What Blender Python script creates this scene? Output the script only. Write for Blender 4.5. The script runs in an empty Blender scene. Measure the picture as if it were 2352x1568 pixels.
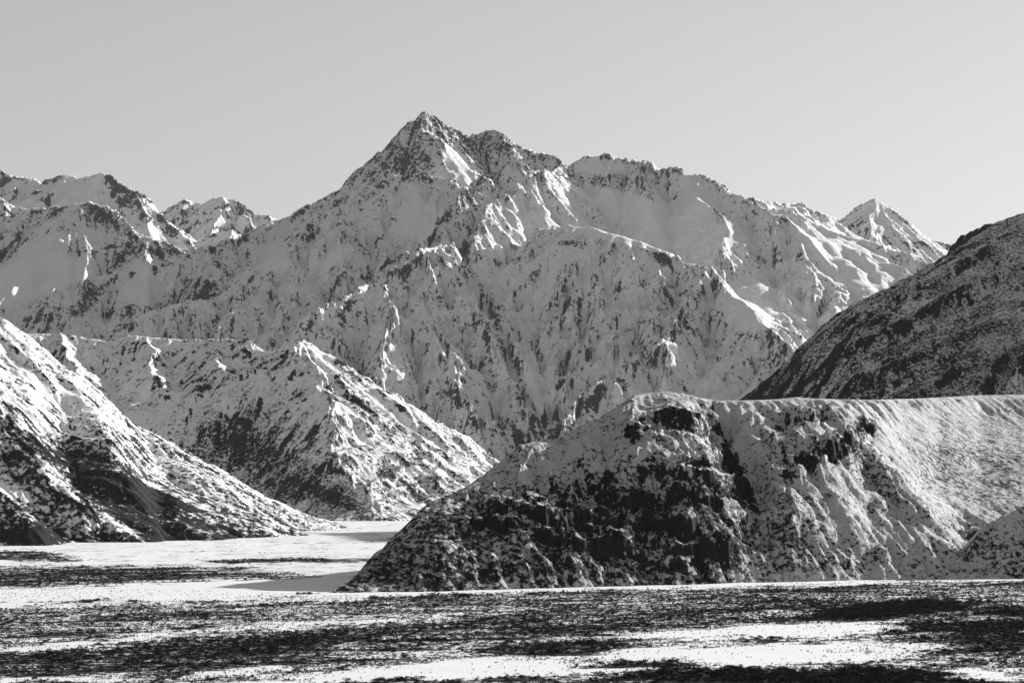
import bpy, math, random
import numpy as np
from math import radians

random.seed(7)
sc = bpy.context.scene
COL = sc.collection

# ---------------------------------------------------------------- camera, sky, sun
H = 60.0            # eye height above the river plain, metres
F = 4573.0          # focal length in units of a 2352 wide picture
CX, YH = 1176.0, 1129.0
cam_d = bpy.data.cameras.new("camera")
cam_d.sensor_width = 36.0
cam_d.lens = 36.0 * F / 2352.0
cam_d.shift_y = (YH - 784.0) / 2352.0
cam_d.clip_start = 5.0
cam_d.clip_end = 90000.0
cam = bpy.data.objects.new("camera", cam_d)
cam.location = (0, 0, H)
cam.rotation_euler = (radians(90), 0, 0)
COL.objects.link(cam)
sc.camera = cam

SUN_EL, SUN_AZ = radians(20.5), radians(51.0)      # azimuth: from +Y (view direction) towards +X
world = bpy.data.worlds.new("World")
sc.world = world
world.use_nodes = True
wn = world.node_tree
wn.nodes.clear()
w_out = wn.nodes.new("ShaderNodeOutputWorld")
w_bg = wn.nodes.new("ShaderNodeBackground")
w_sky = wn.nodes.new("ShaderNodeTexSky")
w_sky.sky_type = 'NISHITA'
w_sky.sun_disc = False
w_sky.sun_elevation = SUN_EL
w_sky.sun_rotation = SUN_AZ
w_sky.altitude = 700
w_sky.air_density = 2.0
w_sky.dust_density = 1.0
w_sky.ozone_density = 1.0
w_sep = wn.nodes.new("ShaderNodeSeparateColor")     # black and white photograph: one channel of the sky
w_comb = wn.nodes.new("ShaderNodeCombineColor")
wn.links.new(w_sky.outputs[0], w_sep.inputs[0])
w_pow = wn.nodes.new("ShaderNodeMath")
w_pow.operation = 'POWER'
w_pow.inputs[1].default_value = 0.8
wn.links.new(w_sep.outputs[1], w_pow.inputs[0])
for i in range(3):
    wn.links.new(w_pow.outputs[0], w_comb.inputs[i])
w_bg.inputs[1].default_value = 0.061
wn.links.new(w_comb.outputs[0], w_bg.inputs[0])
wn.links.new(w_bg.outputs[0], w_out.inputs[0])

sun_d = bpy.data.lights.new("sun", 'SUN')
sun_d.energy = 4.0
sun_d.angle = radians(0.5)
sun_d.color = (1.0, 1.0, 1.0)
sun = bpy.data.objects.new("sun", sun_d)
sun.rotation_euler = (math.pi / 2 - SUN_EL, 0, math.pi - SUN_AZ)
sun.location = (3000, 1000, 3000)
COL.objects.link(sun)

sc.view_settings.view_transform = 'Standard'
sc.view_settings.look = 'None'
sc.view_settings.gamma = 1.0
sc.view_settings.use_curve_mapping = False
sc.view_settings.exposure = 1.2

# ---------------------------------------------------------------- helpers: numbers
def W(px, py, Y):
    """a point of the place: bearing px, height py (both as seen in a 2352 px wide view), Y metres out"""
    return ((px - CX) / F * Y, Y, H + (YH - py) / F * Y)

rng = np.random.RandomState(11)
T = 256
GX = rng.rand(T, T).astype(np.float32) * 2 * np.pi
GC, GS = np.cos(GX), np.sin(GX)
JX = rng.rand(T, T).astype(np.float32)
JY = rng.rand(T, T).astype(np.float32)

def perlin(x, y):
    xi = np.floor(x); yi = np.floor(y)
    fx = (x - xi).astype(np.float32); fy = (y - yi).astype(np.float32)
    a = xi.astype(np.int64) & 255; b = yi.astype(np.int64) & 255
    a1 = (a + 1) & 255; b1 = (b + 1) & 255
    sx = fx * fx * fx * (fx * (fx * 6 - 15) + 10); sy = fy * fy * fy * (fy * (fy * 6 - 15) + 10)
    n00 = GC[a, b] * fx + GS[a, b] * fy
    n10 = GC[a1, b] * (fx - 1) + GS[a1, b] * fy
    n01 = GC[a, b1] * fx + GS[a, b1] * (fy - 1)
    n11 = GC[a1, b1] * (fx - 1) + GS[a1, b1] * (fy - 1)
    u = n00 + sx * (n10 - n00); v = n01 + sx * (n11 - n01)
    return (u + sy * (v - u)) * 1.5

def fbm(x, y, o=4, g=0.5, off=0.0):
    s = 0; a = 1.0; t = 0
    for i in range(o):
        s = s + a * perlin(x + 17.3 * i + off, y - 9.1 * i + off * 1.7)
        t += a; a *= g; x = x * 2.03; y = y * 2.03
    return s / t * 1.4

def ridged(x, y, o=4, g=0.5, off=0.0):
    s = 0; a = 1.0; t = 0
    for i in range(o):
        s = s + a * (1 - 2 * np.abs(perlin(x + 17.3 * i + off, y - 9.1 * i + off * 1.7)))
        t += a; a *= g; x = x * 2.03; y = y * 2.03
    return s / t

def gullies(x, y, dx, dy, fq=1.7):
    """stripes running down the fall line; (dx, dy) is the unit direction ACROSS the slope"""
    ix = np.floor(x); iy = np.floor(y)
    fx = (x - ix).astype(np.float32); fy = (y - iy).astype(np.float32)
    ia = ix.astype(np.int64); ib = iy.astype(np.int64)
    FQ = 6.2832 * fq
    va = np.zeros_like(fx); wt = np.zeros_like(fx) + 1e-6
    for i in (-1, 0, 1, 2):
        for j in (-1, 0, 1, 2):
            a = (ia - i) & 255; b = (ib - j) & 255
            px = fx + i - JX[a, b]; py = fy + j - JY[a, b]
            w = np.exp(-(px * px + py * py) * 2.0)
            va += np.cos((px * dx + py * dy) * FQ + 6.28 * JX[b, a]) * w
            wt += w
    return va / wt

def box(a, ry, rx):
    for ax, r_ in ((0, ry), (1, rx)):
        r_ = int(max(1, r_))
        pad = [(0, 0), (0, 0)]; pad[ax] = (r_ + 1, r_)
        c = np.cumsum(np.pad(a.astype(np.float64), pad, mode='edge'), axis=ax)
        n = a.shape[ax]; w_ = 2 * r_ + 1
        a = (np.take(c, range(w_, w_ + n), axis=ax) - np.take(c, range(0, n), axis=ax)) / w_
    return a.astype(np.float32)

def smooth(a, b, x):
    t = np.clip((x - a) / (b - a), 0, 1)
    return t * t * (3 - 2 * t)

class Grid:
    """a patch of ground on bearings u0..u1 (X / Y), distances y0..y1"""
    def __init__(s, p0, p1, nu, y0, y1, ny, pow_=1.0):
        s.u = np.linspace((p0 - CX) / F, (p1 - CX) / F, nu)
        s.y = y0 + (y1 - y0) * np.linspace(0, 1, ny) ** pow_
        s.U, s.Y = np.meshgrid(s.u, s.y)
        s.U = s.U.astype(np.float32); s.Y = s.Y.astype(np.float32)
        s.X = s.U * s.Y
        s.P = CX + F * s.U
    def grad(s, z):
        zv = np.gradient(z, s.y, axis=0); zu = np.gradient(z, s.u, axis=1)
        gx = zu / s.Y
        return gx.astype(np.float32), (zv - s.U * gx).astype(np.float32)

def ridge_net(g, ridges, warp=((260, 50), (70, 12)), floor=-30.0, off=0.0, foot=None, fs=0.6, flat=0.7):
    """height of a mountain from its crest lines: each falls away on either side"""
    X = g.X.copy(); Y = g.Y.copy()
    for (sc_, am) in warp:
        wx = fbm(g.X / sc_, g.Y / sc_, 2, off=3.1 + off) * am
        wy = fbm(g.X / sc_, g.Y / sc_, 2, off=41.7 + off) * am
        X += wx; Y += wy
    Z = np.full(X.shape, -1e4, np.float32)
    for r in ridges:
        pts = [W(*p) for p in r[0]]
        sa, sb, con = r[1], r[2], (r[3] if len(r) > 3 else 1500.0)
        for si, (a, b) in enumerate(zip(pts[:-1], pts[1:])):
            vx, vy = b[0] - a[0], b[1] - a[1]
            L2 = vx * vx + vy * vy + 1e-6
            tr = ((X - a[0]) * vx + (Y - a[1]) * vy) / L2
            t = np.clip(tr, 0, 1)
            L1 = math.sqrt(L2); low_b = b[2] < a[2]      # past its lower end a crest falls away steeply, the next stretch takes over
            last = (si == len(pts) - 2) if low_b else (si == 0)
            over = np.clip((tr - 1) if low_b else -tr, 0, None) * L1
            ex = X - (a[0] + t * vx); ey = Y - (a[1] + t * vy)
            d = np.sqrt(ex * ex + ey * ey)
            side = (vx * (Y - a[1]) - vy * (X - a[0])) / (d * math.sqrt(L2) + 1e-3)   # >0: left of the line's travel
            w = 0.5 + 0.5 * np.clip(side, -1, 1)
            s_ = sa * w + sb * (1 - w)
            h = a[2] + t * (b[2] - a[2]) - s_ * d * (flat + (1 - flat) / (1 + d / con))
            top_end = (si == 0) if low_b else (si == len(pts) - 2)
            if top_end:
                o2 = np.clip(-tr if low_b else tr - 1, 0, None) * L1
                p2 = np.sqrt(np.clip(d * d - o2 * o2, 0, None))
                h = np.minimum(h, a[2] + t * (b[2] - a[2]) - s_ * p2 * (flat + (1 - flat) / (1 + p2 / con)) - 1.1 * o2)
            if True:
                perp = np.sqrt(np.clip(d * d - over * over, 0, None))
                h2 = a[2] + t * (b[2] - a[2]) - s_ * perp * (flat + (1 - flat) / (1 + perp / con)) - (0.95 if last else 1.15) * over
                h = np.minimum(h, h2)
            k = 10.0
            Z = np.maximum(Z, h) + np.maximum(0, 1 - np.abs(Z - h) / k) ** 2 * k * 0.12
    if foot:
        fx = [((p - CX) / F * y, y) for (p, y) in foot]
        e = np.full(g.X.shape, 1e9, np.float32)
        wx = g.X + 14 * fbm(g.X / 90, g.Y / 90, 3, off=77); wy = g.Y + 14 * fbm(g.X / 90, g.Y / 90, 3, off=87)
        for a, b in zip(fx[:-1], fx[1:]):
            vx, vy = b[0] - a[0], b[1] - a[1]
            t = np.clip(((wx - a[0]) * vx + (wy - a[1]) * vy) / (vx * vx + vy * vy), 0, 1)
            ex = wx - (a[0] + t * vx); ey = wy - (a[1] + t * vy)
            d = np.sqrt(ex * ex + ey * ey) * np.where(vx * (wy - a[1]) - vy * (wx - a[0]) >= 0, 1, -1)
            e = np.where(np.abs(d) < np.abs(e), d, e)
        cap = fs * e * np.where(e > 0, 0.45 + 0.55 * smooth(0, 350, e), 0.3)
        k = 14.0
        hh = np.clip(0.5 + 0.5 * (cap - Z) / k, 0, 1)
        Z = cap * (1 - hh) + Z * hh - k * hh * (1 - hh)
    return np.maximum(Z, floor)

def erode(g, Z, octs, off=0.0, sharp=0.5, mask=1.0, fq=1.7):
    """octs: (wavelength, amplitude)"""
    acc = np.zeros_like(Z); Zi = Z
    for i, (wl, am) in enumerate(octs):
        sy = 0.22 * wl / (g.y[-1] - g.y[0]) * len(g.y); sx = 0.22 * wl / ((g.u[-1] - g.u[0]) * g.y.mean()) * len(g.u)
        gx, gy = g.grad(box(box(Z, sy, sx), sy, sx))
        m = np.sqrt(gx * gx + gy * gy) + 1e-4
        k = smooth(0.2, 0.6, m) * mask
        c = gullies((g.X + off + 31 * i) / wl, (g.Y + 17 * i) / wl, -gy / m, gx / m, fq)
        c = c * (1 - sharp) + sharp * (1 - 2 * np.abs(c))
        c = c - c.mean() - 0.1
        Z = Z + c * am * k
        acc = acc + c * k * (0.7 ** i)
    return Z.astype(np.float32), acc

def blur(a, n=1):
    for _ in range(n):
        p = np.pad(a, 1, mode='edge')
        a = (p[1:-1, 1:-1] * 4 + p[:-2, 1:-1] * 2 + p[2:, 1:-1] * 2 + p[1:-1, :-2] * 2 + p[1:-1, 2:] * 2
             + p[:-2, :-2] + p[2:, 2:] + p[:-2, 2:] + p[2:, :-2]) / 16.0
    return a

def seen_y(g, Z):
    return YH - (Z - H) / g.Y * F

def patches(g, Z, lst):
    """soft patches of cover given by where they lie on the slope"""
    q = seen_y(g, Z); m = np.zeros_like(Z)
    for (cx, cy, rx, ry, ang, v) in lst:
        c, s_ = math.cos(radians(ang)), math.sin(radians(ang))
        dx, dy = g.P - cx, q - cy
        e = np.sqrt(((dx * c + dy * s_) / rx) ** 2 + ((-dx * s_ + dy * c) / ry) ** 2)
        m = m + v * smooth(1.25, 0.6, e)
    return m

def surface(name, g, Z, mat, attrs=None, label=None, cat=None, kind='structure'):
    ny, nu = Z.shape
    co = np.empty((ny * nu, 3), np.float32)
    co[:, 0] = g.X.ravel(); co[:, 1] = g.Y.ravel(); co[:, 2] = Z.ravel()
    i = (np.arange(ny - 1)[:, None] * nu + np.arange(nu - 1)[None, :]).ravel()
    q = np.stack([i, i + 1, i + nu + 1, i + nu], 1).astype(np.int32)
    me = bpy.data.meshes.new(name)
    me.vertices.add(len(co)); me.vertices.foreach_set("co", co.ravel())
    me.loops.add(q.size); me.loops.foreach_set("vertex_index", q.ravel())
    me.polygons.add(len(q))
    me.polygons.foreach_set("loop_start", np.arange(len(q), dtype=np.int32) * 4)
    me.update(calc_edges=True)
    me.polygons.foreach_set("use_smooth", np.ones(len(q), bool))
    for k, v in (attrs or {}).items():
        at = me.attributes.new(k, 'FLOAT', 'POINT')
        at.data.foreach_set("value", np.ascontiguousarray(v, dtype=np.float32).ravel())
    me.materials.append(mat)
    o = bpy.data.objects.new(name, me)
    COL.objects.link(o)
    o["kind"] = kind
    if label: o["label"] = label
    if cat: o["category"] = cat
    return o

# ---------------------------------------------------------------- helpers: materials
def N(nt, t, **kw):
    n = nt.nodes.new(t)
    for k, v in kw.items(): setattr(n, k, v)
    return n

def math_n(nt, op, a, b=None, c=None, clamp=False):
    n = N(nt, "ShaderNodeMath", operation=op, use_clamp=clamp)
    for i, v in enumerate((a, b, c)):
        if v is None: continue
        if isinstance(v, (int, float)): n.inputs[i].default_value = v
        else: nt.links.new(v, n.inputs[i])
    return n.outputs[0]

def noise_n(nt, vec, scale, detail=4, rough=0.55, dist=0.0):
    n = N(nt, "ShaderNodeTexNoise")
    n.inputs["Scale"].default_value = scale; n.inputs["Detail"].default_value = detail
    n.inputs["Roughness"].default_value = rough; n.inputs["Distortion"].default_value = dist
    nt.links.new(vec, n.inputs["Vector"])
    return n.outputs["Fac"]

def cover_material(name, snow=0.80, rock=(0.02, 0.07), fine=1 / 30.0, fine2=1 / 9.0, hard=0.04, mixn=0.9,
                   bump=(6.0, 1.0), speck=None, stretch=(1, 1, 1), rot=0.0, bump_scale=None):
    """snow lying over dark rock and scrub; where it lies is the surface's own cover, read from the mesh"""
    m = bpy.data.materials.new(name); m.use_nodes = True
    nt = m.node_tree; nt.nodes.clear(); L = nt.links
    out = N(nt, "ShaderNodeOutputMaterial"); bs = N(nt, "ShaderNodeBsdfPrincipled")
    L.new(bs.outputs[0], out.inputs[0])
    tc = N(nt, "ShaderNodeTexCoord"); mp = N(nt, "ShaderNodeMapping")
    mp.inputs["Scale"].default_value = stretch; mp.inputs["Rotation"].default_value = (0, 0, rot)
    L.new(tc.outputs["Object"], mp.inputs["Vector"]); v = mp.outputs[0]
    n1 = noise_n(nt, v, fine, 6, 0.66, 0.0)
    n2 = noise_n(nt, v, fine2, 6, 0.72)
    at = N(nt, "ShaderNodeAttribute", attribute_name="rock").outputs["Fac"]
    a = math_n(nt, 'MULTIPLY_ADD', n1, 2.2 * mixn, -1.1 * mixn)
    b = math_n(nt, 'MULTIPLY_ADD', n2, 1.6 * mixn, -0.8 * mixn)
    s = math_n(nt, 'ADD', math_n(nt, 'ADD', a, b), at)
    mr = N(nt, "ShaderNodeMapRange"); mr.inputs["From Min"].default_value = 0.5 - hard; mr.inputs["From Max"].default_value = 0.5 + hard
    L.new(s, mr.inputs["Value"]); fac = mr.outputs[0]
    if speck:
        vt = N(nt, "ShaderNodeAttribute", attribute_name="scrub").outputs["Fac"]
        n3 = noise_n(nt, v, speck[0], 7, 0.78)
        s2 = math_n(nt, 'ADD', math_n(nt, 'MULTIPLY_ADD', n3, speck[1], -0.5 * speck[1]), vt)
        m2 = N(nt, "ShaderNodeMapRange"); m2.inputs["From Min"].default_value = 0.5 - speck[2]; m2.inputs["From Max"].default_value = 0.5 + speck[2]
        L.new(s2, m2.inputs["Value"])
        fac = math_n(nt, 'MAXIMUM', fac, m2.outputs[0])
    rn = noise_n(nt, v, fine2 * 1.7, 4, 0.7)
    rr = N(nt, "ShaderNodeMapRange"); rr.inputs["From Min"].default_value = 0.3; rr.inputs["From Max"].default_value = 0.75
    rr.inputs["To Min"].default_value = rock[0]; rr.inputs["To Max"].default_value = rock[1]
    L.new(rn, rr.inputs["Value"])
    mix = N(nt, "ShaderNodeMix", data_type='FLOAT')
    L.new(fac, mix.inputs[0]); mix.inputs[2].default_value = snow; L.new(rr.outputs[0], mix.inputs[3])
    cc = N(nt, "ShaderNodeCombineColor")
    for i in range(3): L.new(mix.outputs[0], cc.inputs[i])
    L.new(cc.outputs[0], bs.inputs["Base Color"])
    bs.inputs["Roughness"].default_value = 0.8
    bs.inputs["Specular IOR Level"].default_value = 0.05
    h1 = noise_n(nt, v, bump_scale or fine * 0.8, 6, 0.6)
    hh = math_n(nt, 'MULTIPLY_ADD', h1, bump[0], math_n(nt, 'MULTIPLY', fac, -bump[1]))
    bp = N(nt, "ShaderNodeBump"); bp.inputs["Strength"].default_value = 1.0; bp.inputs["Distance"].default_value = 1.0
    L.new(hh, bp.inputs["Height"]); L.new(bp.outputs[0], bs.inputs["Normal"])
    return m

M_far = cover_material("snow_on_far_rock", snow=0.82, rock=(0.03, 0.10), fine=1 / 55., fine2=1 / 18., bump=(45.0, 3.0))
M_main = cover_material("snow_on_alpine_rock", snow=0.82, rock=(0.02, 0.08), fine=1 / 17., fine2=1 / 7., bump=(22.0, 2.5), mixn=1.25)
M_mid = cover_material("snow_on_scrubby_hill", snow=0.75, rock=(0.008, 0.03), fine=1 / 30., fine2=1 / 8., bump=(8.0, 1.0), speck=(1 / 9., 3.4, 0.05))
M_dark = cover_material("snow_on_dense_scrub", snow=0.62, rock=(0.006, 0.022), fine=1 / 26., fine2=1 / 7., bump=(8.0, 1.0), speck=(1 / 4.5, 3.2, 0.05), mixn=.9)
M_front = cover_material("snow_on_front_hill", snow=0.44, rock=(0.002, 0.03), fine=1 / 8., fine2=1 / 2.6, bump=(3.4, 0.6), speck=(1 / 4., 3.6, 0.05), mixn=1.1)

# ---------------------------------------------------------------- main massif
def rockiness(g, Z, base, ks, s0, kc, kn, wl, off=0.0, conv_n=3):
    gx, gy = g.grad(Z); m = np.sqrt(gx * gx + gy * gy)
    cv = (Z - blur(Z, conv_n * 3)) 
    return base + ks * (m - s0) + kc * np.clip(cv, -6, 6) + kn * fbm(g.X / wl, g.Y / wl, 4, off=off)

BAS = [(1420, 460, 90, 22, 10, 1), (1560, 520, 160, 40, 10, .8), (1730, 700, 60, 60, 40, 1), (1600, 470, 40, 50, 0, .8), (1580, 430, 20, 30, 0, .8),
       (1390, 385, 70, 14, 0, .6), (960, 500, 40, 50, 0, .8), (1960, 600, 150, 55, 35, .6), (1050, 375, 20, 50, -35, .8), (1440, 545, 210, 14, 12, .9), (760, 600, 60, 12, -35, .6), (1230, 900, 14, 60, -10, .7), (620, 590, 40, 30, -30, .8)]

def main_massif():
    g = Grid(520, 2480, 1000, 6000, 10600, 520)
    g = Grid(200, 2400, 1080, 6000, 10300, 480)
    R = [
        # skyline: west shoulder, summit, eastern towers
        ([(200, 640, 9000), (420, 590, 9100), (560, 540, 9300), (640, 498, 9500), (700, 470, 9600), (760, 445, 9650), (830, 410, 9650),
          (870, 372, 9650), (905, 335, 9600), (935, 287, 9550), (975, 252, 9500), (1005, 268, 9550), (1040, 292, 9600),
          (1080, 315, 9700), (1120, 300, 9750), (1165, 309, 9700), (1200, 328, 9650), (1240, 352, 9550), (1295, 384, 9350)], 1.05, 1.0),
        # summit spurs
        ([(975, 256, 9490), (985, 300, 9400), (960, 345, 9300), (975, 395, 9150)], 1.3, 1.3),
        ([(1080, 315, 9700), (1075, 350, 9500), (1090, 385, 9300)], 1.0, 1.0, 900),
        ([(1165, 309, 9700), (1185, 350, 9500), (1215, 395, 9250)], 1.0, 1.0, 900),
        # nearer crest before the summit glacier
        ([(700, 500, 9000), (780, 450, 8950), (850, 420, 8900), (900, 408, 8850), (980, 402, 8850), (1030, 408, 8800), (1055, 435, 8750),
          (1088, 403, 8700), (1105, 405, 8700), (1140, 436, 8700), (1185, 422, 8750), (1212, 400, 8800), (1260, 392, 9000), (1300, 380, 9200)], 1.0, 0.85),
        # ribs falling from it to the left
        ([(1088, 403, 8700), (1050, 445, 8500), (1000, 500, 8300), (945, 560, 8100), (900, 612, 7950)], 0.9, 0.9, 900),
        ([(1212, 400, 8800), (1150, 450, 8600), (1095, 505, 8300), (1045, 555, 8100), (985, 570, 7900), (900, 622, 7700), (820, 665, 7500), (740, 705, 7350), (690, 740, 7250)], 0.85, 0.8, 1000),
        ([(985, 570, 7900), (1025, 600, 7800), (1085, 645, 7600), (1115, 710, 7400), (1150, 765, 7200), (1195, 845, 7000), (1230, 920, 6800), (1240, 985, 6600)], 0.95, 0.8, 900),
        ([(985, 570, 7900), (1000, 650, 7550), (1010, 740, 7250), (1050, 850, 6900), (1085, 950, 6600)], 0.8, 0.8, 700),
        ([(900, 622, 7700), (900, 700, 7350), (870, 800, 7000), (900, 900, 6700), (960, 960, 6500)], 0.8, 0.8, 700),
        # west ridge and its buttresses
        ([(850, 420, 8900), (790, 470, 8700), (740, 520, 8500), (660, 585, 8300), (580, 635, 8100), (480, 685, 7900), (340, 720, 7700), (270, 780, 7500)], 0.75, 0.8, 1100),
        ([(790, 470, 8700), (800, 540, 8400), (800, 600, 8200)], 0.8, 0.8, 700),
        ([(860, 440, 8800), (885, 520, 8500), (897, 590, 8250)], 0.9, 0.9, 600),
        ([(660, 585, 8300), (690, 640, 8000), (650, 720, 7600), (620, 780, 7300)], 0.8, 0.8, 700),
        ([(580, 635, 8100), (560, 700, 7700), (500, 760, 7400)], 0.8, 0.8, 700),
        ([(740, 705, 7350), (780, 770, 7100), (830, 860, 6800)], 0.8, 0.8, 600),
        # cirque skyline to the east
        ([(1295, 384, 9350), (1340, 362, 9300), (1390, 354, 9300), (1440, 362, 9300), (1480, 361, 9250), (1515, 373, 9200), (1560, 388, 9150), (1620, 397, 9100),
          (1665, 425, 9000), (1720, 450, 8900), (1780, 490, 8750), (1835, 545, 8550), (1875, 600, 8480), (1890, 660, 8400), (1915, 720, 8250), (1945, 790, 8100)], 0.75, 0.95, 1500),
        ([(1300, 380, 9200), (1290, 440, 8900), (1270, 500, 8650), (1240, 530, 8500)], 0.9, 0.9, 500),
        ([(1390, 354, 9300), (1400, 400, 9100)], 0.9, 0.9, 400),
        ([(1480, 361, 9250), (1490, 420, 9000), (1500, 470, 8800)], 0.9, 0.9, 400),
        ([(1620, 397, 9100), (1610, 450, 8850), (1640, 500, 8650), (1660, 560, 8400)], 0.9, 0.9, 400),
        ([(1780, 490, 8750), (1740, 550, 8520), (1720, 620, 8380)], 0.9, 0.9, 900),
        ([(1835, 545, 8550), (1815, 615, 8380), (1800, 700, 8180)], 0.9, 0.9, 900),
        # east shoulder beyond, in the sun
        ([(1720, 450, 9300), (1760, 462, 9400), (1830, 466, 9450), (1888, 505, 9450), (1965, 540, 9450), (2043, 563, 9450), (2095, 596, 9450), (2134, 621, 9450), (2300, 700, 9450)], 0.8, 0.42, 9000),
        ([(1888, 505, 9400), (1950, 590, 8800), (2010, 680, 8200), (2050, 760, 7700)], 0.6, 0.6, 1200),
        ([(2043, 563, 9000), (2080, 640, 8500), (2100, 700, 8200)], 0.6, 0.6, 1200),
        # lip of the hanging basin and the ribs below it
        ([(1240, 530, 8300), (1300, 518, 8150), (1380, 522, 8000), (1460, 545, 7900), (1530, 580, 7800), (1580, 603, 7750), (1630, 613, 7700)], 0.6, 0.8, 1200),
        ([(1630, 613, 7700), (1680, 655, 7720), (1720, 695, 7740), (1790, 745, 7760), (1868, 790, 7780), (1960, 860, 7800)], 1.1, 0.42, 30000),
        ([(1630, 613, 7700), (1590, 660, 7500), (1550, 720, 7250), (1500, 790, 7000), (1430, 850, 6800), (1340, 920, 6600), (1270, 990, 6400)], 0.8, 0.75, 2000),
        ([(1300, 518, 8150), (1290, 600, 7900), (1300, 680, 7700), (1270, 760, 7400), (1260, 840, 7100)], 0.85, 0.85, 600),
        ([(1380, 522, 8000), (1385, 610, 7750), (1370, 700, 7550), (1330, 790, 7200), (1290, 870, 6900)], 0.85, 0.85, 600),
        ([(1460, 545, 7900), (1470, 620, 7650), (1440, 720, 7450), (1400, 800, 7100)], 0.85, 0.85, 600),
        ([(1530, 580, 7800), (1520, 660, 7550), (1490, 740, 7300)], 0.85, 0.85, 600),
        ([(1550, 720, 7250), (1600, 790, 7100), (1650, 850, 6950), (1700, 905, 6850)], 0.6, 0.8, 900),
        ([(1600, 650, 7620), (1650, 740, 7380), (1720, 830, 7180), (1780, 880, 7080)], 0.6, 0.8, 900),
        ([(1680, 655, 7720), (1740, 760, 7480), (1800, 830, 7280)], 0.6, 0.8, 900),
        ([(1500, 790, 7000), (1550, 860, 6750), (1600, 910, 6600)], 0.8, 0.8, 700),
        ]
    Z = ridge_net(g, R, warp=((500, 45), (160, 22), (50, 7)), flat=.88)
    Z += 14 * fbm(g.X / 240, g.Y / 240, 3, off=5)
    GUL = [(1150, 765, 215, 15, 64, 60), (893, 535, 75, 13, 82, 40), (1315, 800, 170, 12, -68, 40), (805, 800, 80, 13, 65, 30), (1060, 560, 60, 10, 60, 30), (560, 690, 120, 10, -35, 20), (1490, 830, 90, 9, 60, 25), (1010, 850, 110, 9, 75, 25)]
    Z = Z - blur(patches(g, Z, GUL), 4)
    sm0 = np.clip(patches(g, Z, BAS), 0, 1)
    cr = 0.22 + 0.78 * smooth(1450, 1050, Z)
    Z, acc = erode(g, Z, [(700, 55), (340, 40)], mask=cr * (1 - .8 * sm0))
    Z, acc2 = erode(g, Z, [(190, 34), (98, 16), (52, 6)], mask=1 - .85 * sm0, off=900, sharp=0.3)
    acc = acc * .6 + acc2
    crag = (1 - .85 * sm0) * (0.8 + 1.2 * smooth(1200, 1600, Z))
    Z += smooth(1300, 1600, Z) * (1 - .8 * sm0) * (7.0 * ridged(g.X / 38, g.Y / 38, 3, g=.6, off=18) - 2.5)
    Z += crag * (8.0 * ridged(g.X / 80, g.Y / 80, 4, g=.55, off=8) - 3.0)
    # the basins hold smooth deep snow
    sm = np.clip(patches(g, Z, BAS), 0, 1)
    Zs = blur(Z, 14)
    Z = Z * (1 - sm * .9) + Zs * sm * .9
    rk = rockiness(g, Z, -0.10 + .2 * smooth(1250, 1600, Z) + .15 * fbm(g.X / 420, g.Y / 420, 2, off=61), 0.30, 0.75, 0.03, 0.26, 48, off=2)
    rk += 0.12 * (acc - 0.3)
    rk -= 0.9 * sm
    rk += patches(g, Z, [(955, 375, 45, 45, 0, .35), (1120, 330, 60, 25, 0, .2), (1020, 310, 60, 50, 30, .22), (900, 360, 40, 40, -45, .15), (1150, 765, 215, 12, 64, .18), (1310, 560, 36, 8, 5, .6), (1530, 597, 18, 8, 0, .5),  # the long ravine entry darkens the gully to deepen its shade by colour
                         (1100, 430, 60, 18, -50, .25), (810, 540, 40, 60, -40, .1), (1230, 880, 60, 60, 30, .1), (1230, 980, 100, 40, 0, .2)])
    return surface("alpine_peak", g, Z, M_main, {"rock": rk}, "tallest snow covered mountain with a sharp pyramid summit left of centre", "mountain")

def simple_range(name, grid, R, mat, label, warp, er, rk_args, base_noise, sm=(), rk_p=(), foot=None, fs=0.6, fq=1.7, ka=0.1, sc_p=(), soft=0, tag_cat="mountain", floor=-30., scrub=None, rgd=None):
    g = grid
    Z = ridge_net(g, R, warp=warp, floor=floor, off=len(name) % 7, foot=foot, fs=fs)
    if soft: Z = box(box(Z, soft, soft), soft, soft)
    Z += base_noise[0] * fbm(g.X / base_noise[1], g.Y / base_noise[1], 3, off=5 + len(name))
    Z, acc = erode(g, Z, er, off=100 * len(name), fq=fq)
    if rgd: Z += rgd[0] * ridged(g.X / rgd[1], g.Y / rgd[1], 3, off=8)
    if sm:
        s_ = np.clip(patches(g, Z, sm), 0, 1)
        Z = Z * (1 - s_ * .9) + blur(Z, 12) * s_ * .9
    rk = rockiness(g, Z, *rk_args, off=len(name)) + ka * (acc - 0.1)
    if sm: rk -= 0.8 * s_
    if rk_p: rk += patches(g, Z, rk_p)
    at = {"rock": rk}
    if scrub: at["scrub"] = scrub(g, Z, acc) + (patches(g, Z, sc_p) if sc_p else 0)
    return surface(name, g, Z, mat, at, label, tag_cat)

main_massif()

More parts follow.
